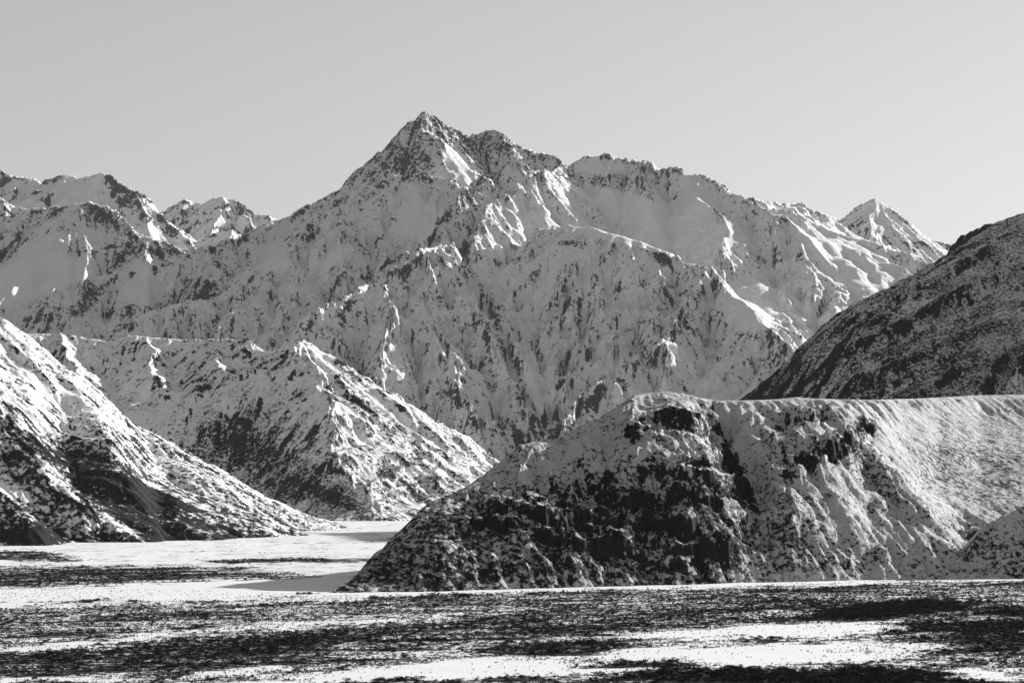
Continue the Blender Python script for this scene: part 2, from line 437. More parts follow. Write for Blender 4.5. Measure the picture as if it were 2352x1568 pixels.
# ranges beyond
simple_range("snowy_range", Grid(-150, 700, 430, 8200, 11200, 260), [
    ([(-150, 400, 9800), (0, 459, 9800), (33, 476, 9800), (73, 479, 9750), (117, 479, 9700), (160, 474, 9650), (200, 465, 9600), (233, 473, 9550), (260, 493, 9500),
      (283, 513, 9450), (307, 536, 9400), (350, 544, 9350), (383, 559, 9300), (423, 583, 9250), (467, 585, 9200), (520, 619, 9100), (600, 680, 9000)], 0.9, 0.7, 1500),
    ([(200, 465, 9600), (230, 540, 9300), (200, 620, 9000), (150, 700, 8700)], 0.6, 0.6, 900),
    ([(0, 459, 9800), (60, 560, 9400), (100, 620, 9100)], 0.5, 0.5, 900),
    ([(350, 544, 9350), (330, 620, 9000), (300, 690, 8700)], 0.7, 0.7, 900),
    ([(467, 585, 9200), (430, 650, 8900), (400, 720, 8600)], 0.7, 0.7, 900),
], M_main, "broad snowy range below the left skyline, streaked with rock bands", ((400, 40), (120, 16), (40, 6)),
    [(500, 46), (260, 24), (130, 11), (62, 4.5)], (0.08, 0.5, 0.7, 0.03, 0.5, 190), (12, 260),
    sm=[(60, 640, 110, 50, -20, 1), (170, 620, 60, 30, -10, .8), (340, 650, 50, 50, 0, .8), (100, 560, 60, 20, -20, .5)],
    rk_p=[(200, 690, 60, 20, -45, .4), (250, 640, 20, 12, -30, .5)], rgd=(3, 45))

simple_range("snowy_skyline_ridge", Grid(-150, 560, 360, 10600, 13200, 170), [
    ([(-150, 370, 12200), (0, 394, 12200), (33, 404, 12150), (67, 408, 12100), (93, 421, 12050), (103, 412, 12050), (133, 401, 12000), (150, 400, 12000), (173, 409, 11950),
      (200, 401, 11900), (230, 398, 11850), (250, 403, 11800), (283, 430, 11750), (310, 443, 11700), (333, 453, 11650), (373, 489, 11550), (400, 520, 11500), (430, 546, 11400), (460, 585, 11300), (500, 640, 11200)], 0.9, 0.7, 1500),
    ([(133, 401, 12000), (110, 440, 11800), (80, 480, 11500)], 0.7, 0.7, 900),
    ([(230, 398, 11850), (205, 440, 11700), (230, 490, 11400)], 0.8, 0.8, 700),
    ([(310, 443, 11700), (330, 500, 11400), (360, 560, 11100)], 0.8, 0.8, 700),
], M_far, "rounded white skyline ridge at the far left with a smooth snowfield", ((500, 40), (160, 16), (60, 8)),
    [(500, 40), (240, 22), (120, 10)], (0.12, 0.5, 0.7, 0.02, 0.5, 200), (12, 300),
    sm=[(170, 450, 50, 35, -30, 1), (340, 540, 30, 30, 0, 1), (60, 470, 40, 12, 0, .8)], rgd=(5, 60))

simple_range("distant_double_peak", Grid(330, 760, 260, 12800, 15500, 150), [
    ([(330, 520, 14400), (373, 489, 14400), (393, 476, 14350), (430, 459, 14300), (450, 467, 14300), (467, 468, 14250), (493, 452, 14200), (517, 450, 14150), (533, 457, 14150), (553, 466, 14100),
      (590, 494, 14050), (623, 493, 14000), (640, 502, 14000), (700, 520, 14000), (760, 540, 14000)], 0.9, 0.8, 1500),
    ([(517, 450, 14150), (500, 500, 13800), (480, 550, 13500)], 0.8, 0.8, 900),
    ([(553, 466, 14100), (570, 510, 13800), (590, 560, 13500)], 0.8, 0.8, 900),
], M_far, "small distant double peak in the gap left of the tallest mountain", ((400, 30), (140, 14)),
    [(420, 36), (220, 20), (110, 9)], (0.16, 0.5, 0.7, 0.02, 0.45, 200), (10, 300), rgd=(6, 70))

simple_range("rocky_spur", Grid(400, 760, 240, 10500, 12600, 150), [
    ([(400, 620, 11800), (450, 573, 11800), (467, 546, 11750), (483, 540, 11700), (533, 527, 11650), (567, 545, 11600), (600, 536, 11550), (650, 539, 11500), (672, 557, 11450), (740, 600, 11400)], 0.8, 0.7, 1500),
    ([(533, 527, 11650), (520, 580, 11300), (510, 620, 11000)], 0.6, 0.6, 900),
    ([(620, 536, 11550), (610, 590, 11200)], 0.6, 0.6, 900),
], M_far, "low rocky spur in front of the distant double peak", ((300, 26), (100, 12)),
    [(340, 20), (180, 11), (90, 5)], (0.16, 0.5, 0.6, 0.02, 0.5, 180), (10, 260), rgd=(5, 60))

simple_range("distant_pyramid_peak", Grid(1820, 2420, 330, 11500, 14200, 170), [
    ([(1820, 500, 13000), (1880, 500, 13000), (1905, 497, 13000), (1930, 506, 13000), (1960, 480, 12950), (2005, 454, 12900), (2050, 483, 12950), (2100, 525, 13000), (2150, 553, 13050), (2200, 562, 13100), (2420, 560, 13200)], 0.9, 0.8, 1500),
    ([(2005, 454, 12900), (2000, 520, 12500), (1990, 590, 12100)], 0.85, 0.85, 1200),
    ([(2050, 483, 12950), (2080, 550, 12500), (2110, 610, 12100)], 0.85, 0.85, 1200),
], M_far, "distant snow dusted pyramid peak on the right skyline", ((400, 26), (140, 12)),
    [(420, 36), (220, 20), (110, 9)], (0.12, 0.5, 0.7, 0.02, 0.4, 200), (10, 300), rgd=(5, 60), sm=[(2080, 600, 60, 20, 20, .8)])

# ---------------------------------------------------------------- middle left ridge with the sunlit pyramid
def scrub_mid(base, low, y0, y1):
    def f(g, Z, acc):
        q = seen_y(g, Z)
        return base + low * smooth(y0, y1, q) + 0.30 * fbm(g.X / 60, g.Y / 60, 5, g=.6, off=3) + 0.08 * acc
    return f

simple_range("pyramid_hill", Grid(-150, 1330, 660, 3900, 5900, 330), [
    ([(-100, 790, 5600), (56, 762, 5600), (148, 767, 5600), (190, 776, 5600), (245, 782, 5600), (297, 771, 5550), (408, 776, 5500), (520, 779, 5450), (575, 783, 5400), (605, 805, 5350), (653, 803, 5250),
      (694, 784, 5150)], 0.8, 0.62, 1800),
    ([(694, 784, 5150), (745, 815, 5140), (805, 845, 5120), (830, 852, 5110), (880, 890, 5090), (940, 930, 5070), (1000, 968, 5045), (1070, 1010, 5020), (1140, 1060, 5000), (1330, 1150, 4950)], 0.8, 0.15, 9000),
    ([(694, 784, 5150), (685, 835, 5000), (664, 900, 4800), (680, 970, 4600), (705, 1050, 4400), (760, 1120, 4200), (800, 1190, 4050)], 0.75, 0.62, 1500),
    ([(148, 767, 5600), (160, 830, 5300), (190, 880, 5000)], 0.6, 0.6, 700),
    ([(340, 772, 5530), (350, 830, 5300), (370, 880, 5100)], 0.6, 0.6, 400),
    ([(480, 778, 5480), (500, 830, 5250), (520, 880, 5100)], 0.6, 0.6, 400),
    ([(600, 850, 5100), (540, 950, 4800), (520, 1040, 4500)], 0.6, 0.6, 500),
], M_mid, "sunlit pyramid shaped hill left of centre at the head of a shaded bowl", ((220, 22), (70, 9), (26, 3)),
    [(260, 20), (140, 10), (72, 5), (38, 2.2)], (0.1, 0.5, 0.62, 0.05, 0.4, 110), (6, 150),
    sm=[(330, 960, 100, 60, 30, .8)],
    rk_p=[(440, 850, 130, 45, 0, .16), (520, 1000, 90, 40, -30, .12), (790, 980, 80, 40, 40, -.2), (720, 850, 40, 50, 40, -.3)], ka=.2,
    sc_p=[(540, 1010, 130, 75, -25, .20), (660, 1090, 160, 50, 25, .22), (870, 950, 170, 12, 38, .25), (900, 1090, 120, 10, 38, .2), (780, 1150, 140, 16, 25, .15)],
    tag_cat="hill", scrub=scrub_mid(0.22, 0.2, 900, 1150), rgd=(1.2, 18), fs=0.75,
    foot=[(-100, 4600), (430, 4550), (560, 4300), (800, 4090), (940, 4080), (1140, 4150), (1330, 4200)])

# ---------------------------------------------------------------- left slope
simple_range("left_hillside", Grid(-420, 900, 620, 2100, 3700, 400), [
    ([(-700, 420, 3300), (-300, 520, 3150), (0, 717, 3050), (75, 766, 3050), (150, 820, 3060), (230, 900, 3080), (310, 965, 3100), (420, 1035, 3150), (520, 1078, 3200), (640, 1125, 3260), (750, 1178, 3330), (800, 1208, 3380)], 1.1, 0.42, 900),
    ([(-300, 560, 3100), (-60, 790, 2850), (60, 905, 2800), (200, 1010, 2780), (340, 1085, 2780), (500, 1155, 2780), (640, 1215, 2800), (740, 1243, 2830)], 0.85, 0.45, 1500),
    ([(-60, 790, 2850), (-20, 920, 2600), (100, 1060, 2480), (230, 1160, 2420), (350, 1245, 2380)], 0.8, 0.45, 1000),
    ([(-300, 900, 2500), (-100, 1040, 2350), (40, 1150, 2280), (120, 1230, 2230)], 0.8, 0.5, 900),
    ([(400, 1110, 2740), (420, 1200, 2500), (520, 1245, 2450)], 0.4, 0.4, 300),
], M_mid, "steep sunlit hillside at the left edge, streaked with snow gullies and dark scrub", ((120, 12), (40, 5), (15, 1.8)),
    [(420, 11), (210, 7), (105, 4), (54, 2)], (0.16, 0.4, 0.5, 0.10, 0.28, 50), (4, 100),
    rk_p=[(130, 860, 190, 60, 42, -.22), (620, 1140, 140, 22, 24, -.3), (100, 820, 80, 25, 45, -.2), (40, 1050, 60, 40, 40, .2)], ka=.3, fq=2.9, soft=5,
    sc_p=[(40, 1040, 90, 60, 40, .12), (260, 1120, 170, 62, 38, .30), (30, 1200, 110, 50, 20, .15), (450, 1185, 300, 26, 22, .28), (200, 1235, 360, 20, 2, .30), (600, 1240, 230, 12, 3, .28), (540, 1235, 80, 12, 10, -.2), (330, 1150, 420, 70, 24, .10), (100, 1060, 160, 90, 30, .08),
          (480, 1080, 160, 9, 30, .2), (130, 1110, 120, 9, 40, -.2), (430, 1150, 230, 5, 25, -.3), (250, 1190, 190, 5, 32, -.3), (520, 1212, 120, 12, 20, -.2), (620, 1150, 150, 18, 24, -.1), (60, 900, 140, 40, 42, -.1)],
    tag_cat="hill", scrub=scrub_mid(0.29, 0.20, 950, 1230), rgd=(0.8, 11), fs=0.62,
    foot=[(-420, 1950), (0, 2110), (400, 2160), (650, 2280), (745, 2430), (785, 2800), (805, 3250), (900, 3650)])

# ---------------------------------------------------------------- right dark hill
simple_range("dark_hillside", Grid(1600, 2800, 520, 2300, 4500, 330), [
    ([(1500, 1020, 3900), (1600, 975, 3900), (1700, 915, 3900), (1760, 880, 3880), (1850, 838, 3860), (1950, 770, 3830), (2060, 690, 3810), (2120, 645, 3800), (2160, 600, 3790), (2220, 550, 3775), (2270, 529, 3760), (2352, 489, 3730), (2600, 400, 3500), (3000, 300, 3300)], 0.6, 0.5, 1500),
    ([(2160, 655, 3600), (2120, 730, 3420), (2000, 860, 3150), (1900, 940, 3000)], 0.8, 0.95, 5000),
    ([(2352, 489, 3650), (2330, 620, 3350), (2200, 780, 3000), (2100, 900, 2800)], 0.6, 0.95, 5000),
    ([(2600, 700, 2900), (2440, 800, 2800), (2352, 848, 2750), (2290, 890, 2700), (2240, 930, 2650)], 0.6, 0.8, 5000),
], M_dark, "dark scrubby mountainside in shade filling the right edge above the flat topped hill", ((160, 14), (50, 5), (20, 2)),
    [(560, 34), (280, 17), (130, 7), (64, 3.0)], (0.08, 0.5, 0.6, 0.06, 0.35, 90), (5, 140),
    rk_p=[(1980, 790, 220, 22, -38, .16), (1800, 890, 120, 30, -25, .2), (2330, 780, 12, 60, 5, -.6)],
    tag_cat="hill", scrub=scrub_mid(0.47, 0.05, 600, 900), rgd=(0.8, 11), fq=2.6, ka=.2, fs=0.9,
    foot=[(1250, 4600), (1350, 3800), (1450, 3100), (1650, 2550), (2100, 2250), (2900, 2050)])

# ---------------------------------------------------------------- front hill (flat topped, cliffs in shade)
SIL = np.array([(700, 1363), (757, 1361), (784, 1358), (800, 1345), (851, 1284), (918, 1222), (969, 1170), (999, 1150), (1066, 1123), (1120, 1086), (1167, 1049), (1194, 1022), (1221, 1016), (1278, 1009),
                (1355, 968), (1415, 938), (1456, 908), (1490, 903), (1523, 899), (1568, 903), (1600, 912), (1650, 920), (1720, 919), (1780, 917), (1830, 912), (1870, 915), (1930, 917), (2000, 918), (2100, 915), (2180, 911),
                (2250, 907), (2352, 906), (2500, 900), (2800, 880)], float)

def rbf(px, py, pts, r):
    num = np.zeros_like(px); den = np.zeros_like(px) + 0.08
    for (a, b, v, *rr) in pts:
        w = np.exp(-((px - a) ** 2 + (py - b) ** 2) / (rr[0] if rr else r) ** 2)
        num += w * v; den += w
    return num / den

def front_hill():
    g = Grid(680, 2560, 860, 1120, 2050, 420, 1.6)
    P = g.P
    yb = np.interp(P, [680, 757, 1000, 1500, 2000, 2200, 2560], [1364, 1362, 1357, 1343, 1331, 1329, 1326])
    Yb = H * F / (yb - YH) + 4 * fbm(P / 60, P * 0, 3, off=5)
    w = np.interp(P, [680, 757, 820, 935, 1150, 1500, 1700, 1950, 2080, 2250, 2560], [4, 8, 50, 100, 165, 225, 230, 245, 340, 450, 520])
    Yc = Yb + w
    crest = H + (YH - np.interp(P, SIL[:, 0], SIL[:, 1])) / F * Yc
    crest = np.maximum(crest, 0)
    D_pts = [(800, 1330, 0), (1000, 1250, -4), (1080, 1180, -6), (1200, 1150, 12, 60), (1340, 1160, 16, 60), (1450, 950, -14, 50), (1550, 1000, -18, 50), (1600, 1100, -22, 50), (1655, 1190, -16, 45), (1600, 1290, -20),
             (1640, 950, 16, 28), (1655, 1000, 30, 28), (1690, 1060, 34, 28), (1715, 1110, 34, 28), (1735, 1160, 28, 28), (1745, 1230, 20, 28), (1755, 1300, 8, 28),
             (1800, 1000, -4), (1870, 1050, -16), (1950, 1000, -22), (1995, 975, -26, 35), (2030, 1050, -34, 35), (2060, 1110, -40, 35), (2110, 1190, -46, 35), (2160, 1250, -40, 35), (2190, 1310, -20, 35),
             (1930, 1120, -4), (1850, 1230, -12), (1950, 1250, -6), (2030, 1240, -14), (2090, 1020, 0, 50), (2180, 1050, 4), (2260, 1110, 22), (2320, 1150, 32), (2230, 1220, 36, 40), (2350, 1000, 14), (2500, 1100, 40),
             (1300, 1250, -22), (1220, 1250, -10), (1400, 1290, -14), (1480, 1200, 16, 50), (1100, 1290, -4)]
    t = np.clip((g.Y - Yb) / w, 0, 1.0)
    z = crest * t
    for _ in range(3):
        q = YH - (z - H) / g.Y * F
        D = rbf(P, q, D_pts, 70)
        D = D + 9.0 * fbm(g.X / 45, (z * 1.5 + g.Y * .4) / 45, 3, off=1) * smooth(0, 12, crest)
        D = D * np.sin(np.pi * np.clip(t * 0.96 + .04, 0, 1)) ** 0.6
        t = np.clip((g.Y - Yb - D) / w, 0, 1)
        ex_ = np.interp(P, [700, 1000, 1900, 2150, 2560], [1.15, 1.35, 1.4, 1.05, 1.0])
        prof = 1 - (1 - t) ** ex_
        # rounded brow
        prof = np.where(t > 0.86, 1 - (1 - prof) * (0.35 + 0.65 * (1 - t) / 0.14), prof)
        z = 0.5 * z + 0.5 * crest * prof if _ < 2 else crest * prof
    beyond = np.clip(g.Y - Yc, 0, None)
    back = np.interp(P, [757, 1000, 1200, 1450, 1700, 2560], [0.6, 0.55, 0.4, 0.12, 0.06, 0.05])
    Z = z - beyond * back * smooth(0, 60, beyond) 
    face = smooth(0.0, 0.12, t) * smooth(1.0, 0.86, t)
    Z0 = Z.copy()
    Z = Z + face * (3.4 * fbm(g.X / 30, g.Y / 30, 4, off=4)) * (1 - .8 * smooth(2000, 2130, P))
    bowl = np.clip(patches(g, Z0, [(2230, 1060, 210, 120, 0, 1), (2120, 990, 90, 60, 0, .8)]) * smooth(1990, 2060, P + (seen_y(g, Z0) - 1000) * -.62 + 0), 0, 1)
    Z, acc = erode(g, Z, [(64, 4.0), (32, 2.4), (16, 1.3)], off=50, mask=1 - .93 * bowl)
    # cliffs: stepped walls with ledges
    cl = patches(g, Z0, [(1530, 980, 105, 42, -5, 1.2), (1250, 1160, 180, 55, -8, 1.1), (1420, 1120, 90, 50, 0, .9), (1580, 1105, 110, 70, 10, 1), (1330, 1215, 120, 50, 10, .9), (1450, 1190, 130, 60, 15, .9),
                         (1590, 1240, 130, 40, 10, 1), (1690, 1100, 32, 90, -25, 1), (1880, 1045, 110, 32, -22, 1.3), (1970, 990, 50, 26, -30, 1.3), (1840, 958, 75, 22, -8, 1.2), (1430, 1270, 60, 20, 25, .8),
                         (1770, 1010, 60, 14, 50, .6), (1640, 960, 40, 25, 60, .6), (2240, 1240, 28, 36, 30, .8), (1500, 1300, 150, 16, 0, .5), (1070, 1200, 40, 40, 0, .4),
                         (1990, 1290, 100, 14, -10, .7), (1330, 1060, 60, 14, -20, .4)])
    cl = np.clip(cl + 0.9 * fbm(g.X / 22, g.Y / 22 + Z / 16, 5, off=12) * smooth(.05, .4, cl) - .05, 0, 1) * face
    hz = Z + 11 * fbm(g.X / 60, g.Y / 60, 2, off=9) + 6 * fbm(g.X / 17, g.Y / 17, 3, off=19) + 0.12 * g.X
    step = 19.0
    k = hz / step; fr = k - np.floor(k)
    terr = (np.floor(k) + smooth(0.25, 0.8, fr)) * step - (hz - Z)
    Z = Z * (1 - cl) + terr * cl
    hz = Z + 2.5 * fbm(g.X / 9, g.Y / 9, 3, off=29) + .2 * g.X
    k = hz / 6.0; fr = k - np.floor(k)
    Z = Z * (1 - .8 * cl) + .8 * cl * ((np.floor(k) + smooth(.3, .75, fr)) * 6.0 - (hz - Z))
    Z += cl * 1.7 * ridged(g.X / 9, (g.Y + Z) / 18, 4, g=.6, off=6)
    Z += face * 0.9 * ridged(g.X / 6, g.Y / 6, 3, off=16) * (1 - .85 * bowl)
    Z = np.where(t <= 0.0, -1.5, Z)
    gx, gy = g.grad(Z); m = np.sqrt(gx * gx + gy * gy)
    rk = 0.08 * np.clip(acc, -1, 1) - 0.02 + 0.40 * cl + cl * .55 * np.clip(m - 1.2, -.9, .7) + 0.25 * np.clip(m - 0.8, -1, 1.5) * (1 - cl) + 0.40 * fbm(g.X / 18, g.Y / 18 + Z / 14, 4, off=21) * (0.25 + face)
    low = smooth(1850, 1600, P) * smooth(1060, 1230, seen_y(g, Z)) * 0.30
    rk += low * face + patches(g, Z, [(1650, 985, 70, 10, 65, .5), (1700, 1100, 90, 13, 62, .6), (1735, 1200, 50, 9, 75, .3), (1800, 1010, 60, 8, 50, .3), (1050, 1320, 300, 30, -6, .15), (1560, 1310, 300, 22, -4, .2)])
    rk -= patches(g, Z, [(1330, 1030, 190, 18, -27, .25), (1010, 1170, 60, 20, -35, .15), (1700, 980, 40, 70, -25, .35), (2200, 1050, 170, 130, 0, .2)])
    scrub = 0.16 + .11 * smooth(1960, 1850, P) + 0.22 * fbm(g.X / 22, g.Y / 22 + Z / 20, 5, g=.6, off=2) + low * .9 + 0.10 * smooth(2020, 2200, P) + patches(g, Z, [(2230, 1080, 150, 70, 10, .16), (1900, 1270, 220, 60, 10, .08)])  # extra scrub left of the bowl painted in to darken the shaded face
    rk -= .35 * bowl; scrub += .02 * bowl
    scrub += patches(g, Z, [(2010, 1085, 120, 34, 55, .26), (1880, 1280, 200, 34, 0, .1), (1820, 1190, 60, 60, 30, .1)])
    tp = patches(g, Z, [(2050, 928, 420, 22, 0, .3), (1560, 915, 80, 12, 0, .25)]); rk -= tp; scrub -= .35 * tp  # cover thinned along the brow to paint its sunlit brightness into the tone
    scrub -= patches(g, Z, [(1700, 1000, 50, 90, -25, .1), (1330, 1030, 190, 20, -27, .15)])
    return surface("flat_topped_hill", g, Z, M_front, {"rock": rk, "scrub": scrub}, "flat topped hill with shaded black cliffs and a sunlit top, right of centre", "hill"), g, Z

hill, HG, HZ = front_hill()

low_knoll = simple_range("low_knoll", Grid(2150, 2800, 260, 1230, 1640, 170), [
    ([(2900, 1020, 1560), (2600, 1085, 1500), (2450, 1130, 1460), (2352, 1164, 1430), (2300, 1184, 1420), (2262, 1207, 1412), (2243, 1235, 1405), (2238, 1290, 1400)], 0.9, 0.85, 400),
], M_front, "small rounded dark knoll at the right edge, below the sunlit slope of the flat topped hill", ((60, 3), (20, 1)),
    [(50, 2.0), (26, 1.0), (13, .4)], (-0.05, 0.3, 0.8, 0.1, 0.3, 20), (1.0, 30),
    tag_cat="hill", scrub=lambda g, Z, acc: 0.26 + 0.16 * smooth(1190, 1260, seen_y(g, Z)) + 0.2 * fbm(g.X / 20, g.Y / 20, 3), floor=-3., rgd=(.3, 5))

# ---------------------------------------------------------------- plain
def plain_material():
    m = bpy.data.materials.new("snowy_river_plain"); m.use_nodes = True
    nt = m.node_tree; nt.nodes.clear(); L = nt.links
    out = N(nt, "ShaderNodeOutputMaterial"); bs = N(nt, "ShaderNodeBsdfPrincipled"); L.new(bs.outputs[0], out.inputs[0])
    tc = N(nt, "ShaderNodeTexCoord"); mp = N(nt, "ShaderNodeMapping")
    mp.inputs["Rotation"].default_value = (0, 0, radians(-30)); mp.inputs["Scale"].default_value = (0.35, 1.0, 1.0)
    L.new(tc.outputs["Object"], mp.inputs["Vector"]); v = mp.outputs[0]
    at = N(nt, "ShaderNodeAttribute", attribute_name="rock").outputs["Fac"]
    n1 = noise_n(nt, v, 1 / 14., 6, 0.65, 0.4); n2 = noise_n(nt, v, 1 / 2.5, 5, 0.65)
    s = math_n(nt, 'ADD', math_n(nt, 'MULTIPLY_ADD', n1, 1.6, -0.8), math_n(nt, 'MULTIPLY_ADD', n2, 1.8, -0.9))
    s = math_n(nt, 'ADD', s, at)
    mr = N(nt, "ShaderNodeMapRange"); mr.inputs["From Min"].default_value = .44; mr.inputs["From Max"].default_value = .56
    L.new(s, mr.inputs["Value"])
    mix = N(nt, "ShaderNodeMix", data_type='FLOAT'); L.new(mr.outputs[0], mix.inputs[0])
    mix.inputs[2].default_value = 0.70; mix.inputs[3].default_value = 0.03
    cc = N(nt, "ShaderNodeCombineColor")
    for i in range(3): L.new(mix.outputs[0], cc.inputs[i])
    L.new(cc.outputs[0], bs.inputs["Base Color"]); bs.inputs["Roughness"].default_value = .8; bs.inputs["Specular IOR Level"].default_value = .15
    bp = N(nt, "ShaderNodeBump"); bp.inputs["Distance"].default_value = 1.0
    L.new(math_n(nt, 'MULTIPLY', noise_n(nt, tc.outputs["Object"], 1 / 1.6, 7, .72), 0.5), bp.inputs["Height"]); L.new(bp.outputs[0], bs.inputs["Normal"])
    return m
M_plain = plain_material()

# dark cover by place on the plain: scrub, bare ground, thin dark streaks
VEG_STREAKS = [(190, 1381, 120, 2.0, -2, .7), (800, 1286, 140, 4, -2, .5), (1000, 1372, 260, 1.5, -2, .3), (-100, 1328, 700, 28, -1, .34), (300, 1322, 420, 18, -2, .20), (620, 1287, 140, 5, -2, .5), (890, 1285, 70, 4, -2, .5), (60, 1277, 130, 12, 3, .45), (640, 1325, 90, 7, -1, .3),
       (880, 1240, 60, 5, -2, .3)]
def veg_density(px, py, X, Y):
    c0, s0 = math.cos(radians(30)), math.sin(radians(30))
    aa, bb = X * c0 + Y * s0, -X * s0 + Y * c0
    sc = smooth(1600, 900, Y)
    px = px + 90 * fbm(aa / 50, bb / 16, 3, off=51)
    py = py + (3 + 9 * sc) * fbm(aa / 40, bb / 12, 4, off=52)
    edge = np.interp(px, [-300, 0, 750, 1500, 2352, 2700], [1412, 1398, 1368, 1353, 1331, 1322])
    d = 0.47 * smooth(-3, 5, py - edge)
    def el(cx, cy, rx, ry, ang, v):
        c, s_ = math.cos(radians(ang)), math.sin(radians(ang)); dx, dy = px - cx, py - cy
        e = np.sqrt(((dx * c + dy * s_) / rx) ** 2 + ((-dx * s_ + dy * c) / ry) ** 2)
        return v * smooth(1.2, 0.7, e)
    for a in VEG_STREAKS: d = d + el(*a)
    for a in [(900, 1465, 620, 28, -3, .16), (1500, 1412, 500, 10, -3, .16), (1310, 1488, 190, 12, -3, .3), (300, 1520, 520, 45, -2, .14), (1450, 1522, 260, 13, 2, .8), (1850, 1556, 460, 20, 1, .8),
              (2060, 1400, 190, 18, -3, .75), (2330, 1405, 60, 12, 0, .5), (1700, 1470, 250, 5, 0, .35), (2200, 1440, 300, 14, -2, .5), (2250, 1480, 380, 24, -2, .35), (1900, 1425, 200, 7, 0, .4),
              (700, 1565, 40, 8, 0, .5), (1000, 1562, 300, 7, -3, .5), (1850, 1437, 60, 6, 0, .3),
              (1780, 1450, 330, 20, -3, -.55), (1100, 1535, 420, 20, -4, -.75), (1800, 1500, 380, 26, -2, -.65), (1100, 1550, 700, 10, -2, -.45), (700, 1378, 300, 5, -3, -.3), (240, 1475, 260, 8, -4, -.45),
              (2240, 1555, 110, 14, 2, -.5), (560, 1440, 300, 6, -4, -.3), (900, 1424, 350, 4, -4, -.4), (480, 1550, 260, 7, -5, -.4), (1950, 1445, 200, 9, 0, -.3), (200, 1560, 240, 6, 0, -.4)]:
        v_ = el(*a); d = d + v_ * (0.8 if a[-1] > 0 else 1.0)
    c, s_ = math.cos(radians(30)), math.sin(radians(30))
    a_, b_ = X * c + Y * s_, -X * s_ + Y * c
    k = smooth(5000, 1500, Y)
    d = d + (0.24 * fbm(a_ / 90, b_ / 22, 4, off=3) + 0.22 * fbm(a_ / 25, b_ / 7, 4, off=7)) * (0.35 + 0.65 * smooth(0.05, 0.3, d))
    d = d + (0.42 * fbm(a_ / 220, b_ / 18, 5, g=.7, off=13) - .03) * smooth(1100, 1400, Y)
    return d

def plain():
    g = Grid(-250, 2600, 560, 450, 1500, 420, 1.3)
    ys = np.concatenate([np.linspace(400, 1500, 360), 1500 * (10.2) ** np.linspace(0.004, 1, 180)])
    g.y = ys; g.u = np.linspace((-400 - CX) / F, (2750 - CX) / F, 560)
    g.U, g.Y = np.meshgrid(g.u, g.y); g.U = g.U.astype(np.float32); g.Y = g.Y.astype(np.float32); g.X = g.U * g.Y; g.P = CX + F * g.U
    Z = 0.35 * fbm(g.X / 60, g.Y / 30, 4, off=6) * smooth(4500, 2500, g.Y)
    # low snow bank at the foot of the hill on the right
    yy = H * F / (np.interp(g.P, [2080, 2130, 2352, 2700], [1331, 1326, 1321, 1318]) - YH)
    Z += 2.2 * np.exp(-((g.Y - yy) / 9.0) ** 2) * smooth(2090, 2130, g.P)
    q = YH + H / g.Y * F
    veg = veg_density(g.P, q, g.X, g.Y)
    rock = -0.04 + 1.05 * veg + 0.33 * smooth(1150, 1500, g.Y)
    rock = np.where(g.Y > 6000, 0.0, rock)
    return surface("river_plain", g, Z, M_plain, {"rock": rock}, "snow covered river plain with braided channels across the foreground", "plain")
PL = plain()


# ---------------------------------------------------------------- scrub, tussock, boulders
def plant_material(name, lo, hi):
    m = bpy.data.materials.new(name); m.use_nodes = True
    nt = m.node_tree; nt.nodes.clear(); L = nt.links
    out = N(nt, "ShaderNodeOutputMaterial"); bs = N(nt, "ShaderNodeBsdfPrincipled"); L.new(bs.outputs[0], out.inputs[0])
    tc = N(nt, "ShaderNodeTexCoord")
    f = noise_n(nt, tc.outputs["Object"], 3.0, 3, .6)
    oi = N(nt, "ShaderNodeObjectInfo")
    mr = N(nt, "ShaderNodeMapRange"); mr.inputs["From Min"].default_value = .3; mr.inputs["From Max"].default_value = 1.2
    mr.inputs["To Min"].default_value = lo; mr.inputs["To Max"].default_value = hi
    L.new(math_n(nt, 'MULTIPLY_ADD', oi.outputs["Random"], .5, f), mr.inputs["Value"])
    cc = N(nt, "ShaderNodeCombineColor")
    for i in range(3): L.new(mr.outputs[0], cc.inputs[i])
    L.new(cc.outputs[0], bs.inputs["Base Color"]); bs.inputs["Roughness"].default_value = .9; bs.inputs["Specular IOR Level"].default_value = .05
    return m
M_bush = plant_material("dark_twigs", .006, .035)
M_tuss = plant_material("dry_tussock", .03, .16)

def bush_mesh(name, seed, n, spread, tall, mat):
    """a low bush: many short twig sprays fanning out of one base, denser inside"""
    R_ = random.Random(seed); vs = []; fs = []
    nb = 5
    lobes = [(R_.uniform(-.45, .45) * spread, R_.uniform(-.35, .35) * spread, R_.uniform(.45, 1.0) * tall) for _ in range(nb)]
    for k in range(n):
        lx, ly, lh = R_.choice(lobes)
        a = R_.uniform(0, 6.283); e = R_.uniform(-.1, 1.5); rr = R_.random() ** .5 * .42
        cx = lx + math.cos(a) * math.cos(e) * rr * spread; cy = ly + math.sin(a) * math.cos(e) * rr * spread
        cz = max(0.03, lh * .55 + math.sin(e) * rr * lh)
        l = R_.uniform(.12, .30) * (1.3 if e > .8 else 1)
        dx, dy, dz = math.cos(a) * .6 + R_.uniform(-.4, .4), math.sin(a) * .6 + R_.uniform(-.4, .4), R_.uniform(.2, 1.1)
        q = math.sqrt(dx * dx + dy * dy + dz * dz); dx /= q; dy /= q; dz /= q
        w = R_.uniform(.03, .09); b = R_.uniform(0, 6.283)
        i = len(vs)
        vs += [(cx - math.cos(b) * w, cy - math.sin(b) * w, cz), (cx + math.cos(b) * w, cy + math.sin(b) * w, cz), (cx + dx * l, cy + dy * l, cz + dz * l)]
        fs.append((i, i + 1, i + 2))
    me = bpy.data.meshes.new(name); me.from_pydata(vs, [], fs); me.materials.append(mat)
    return me

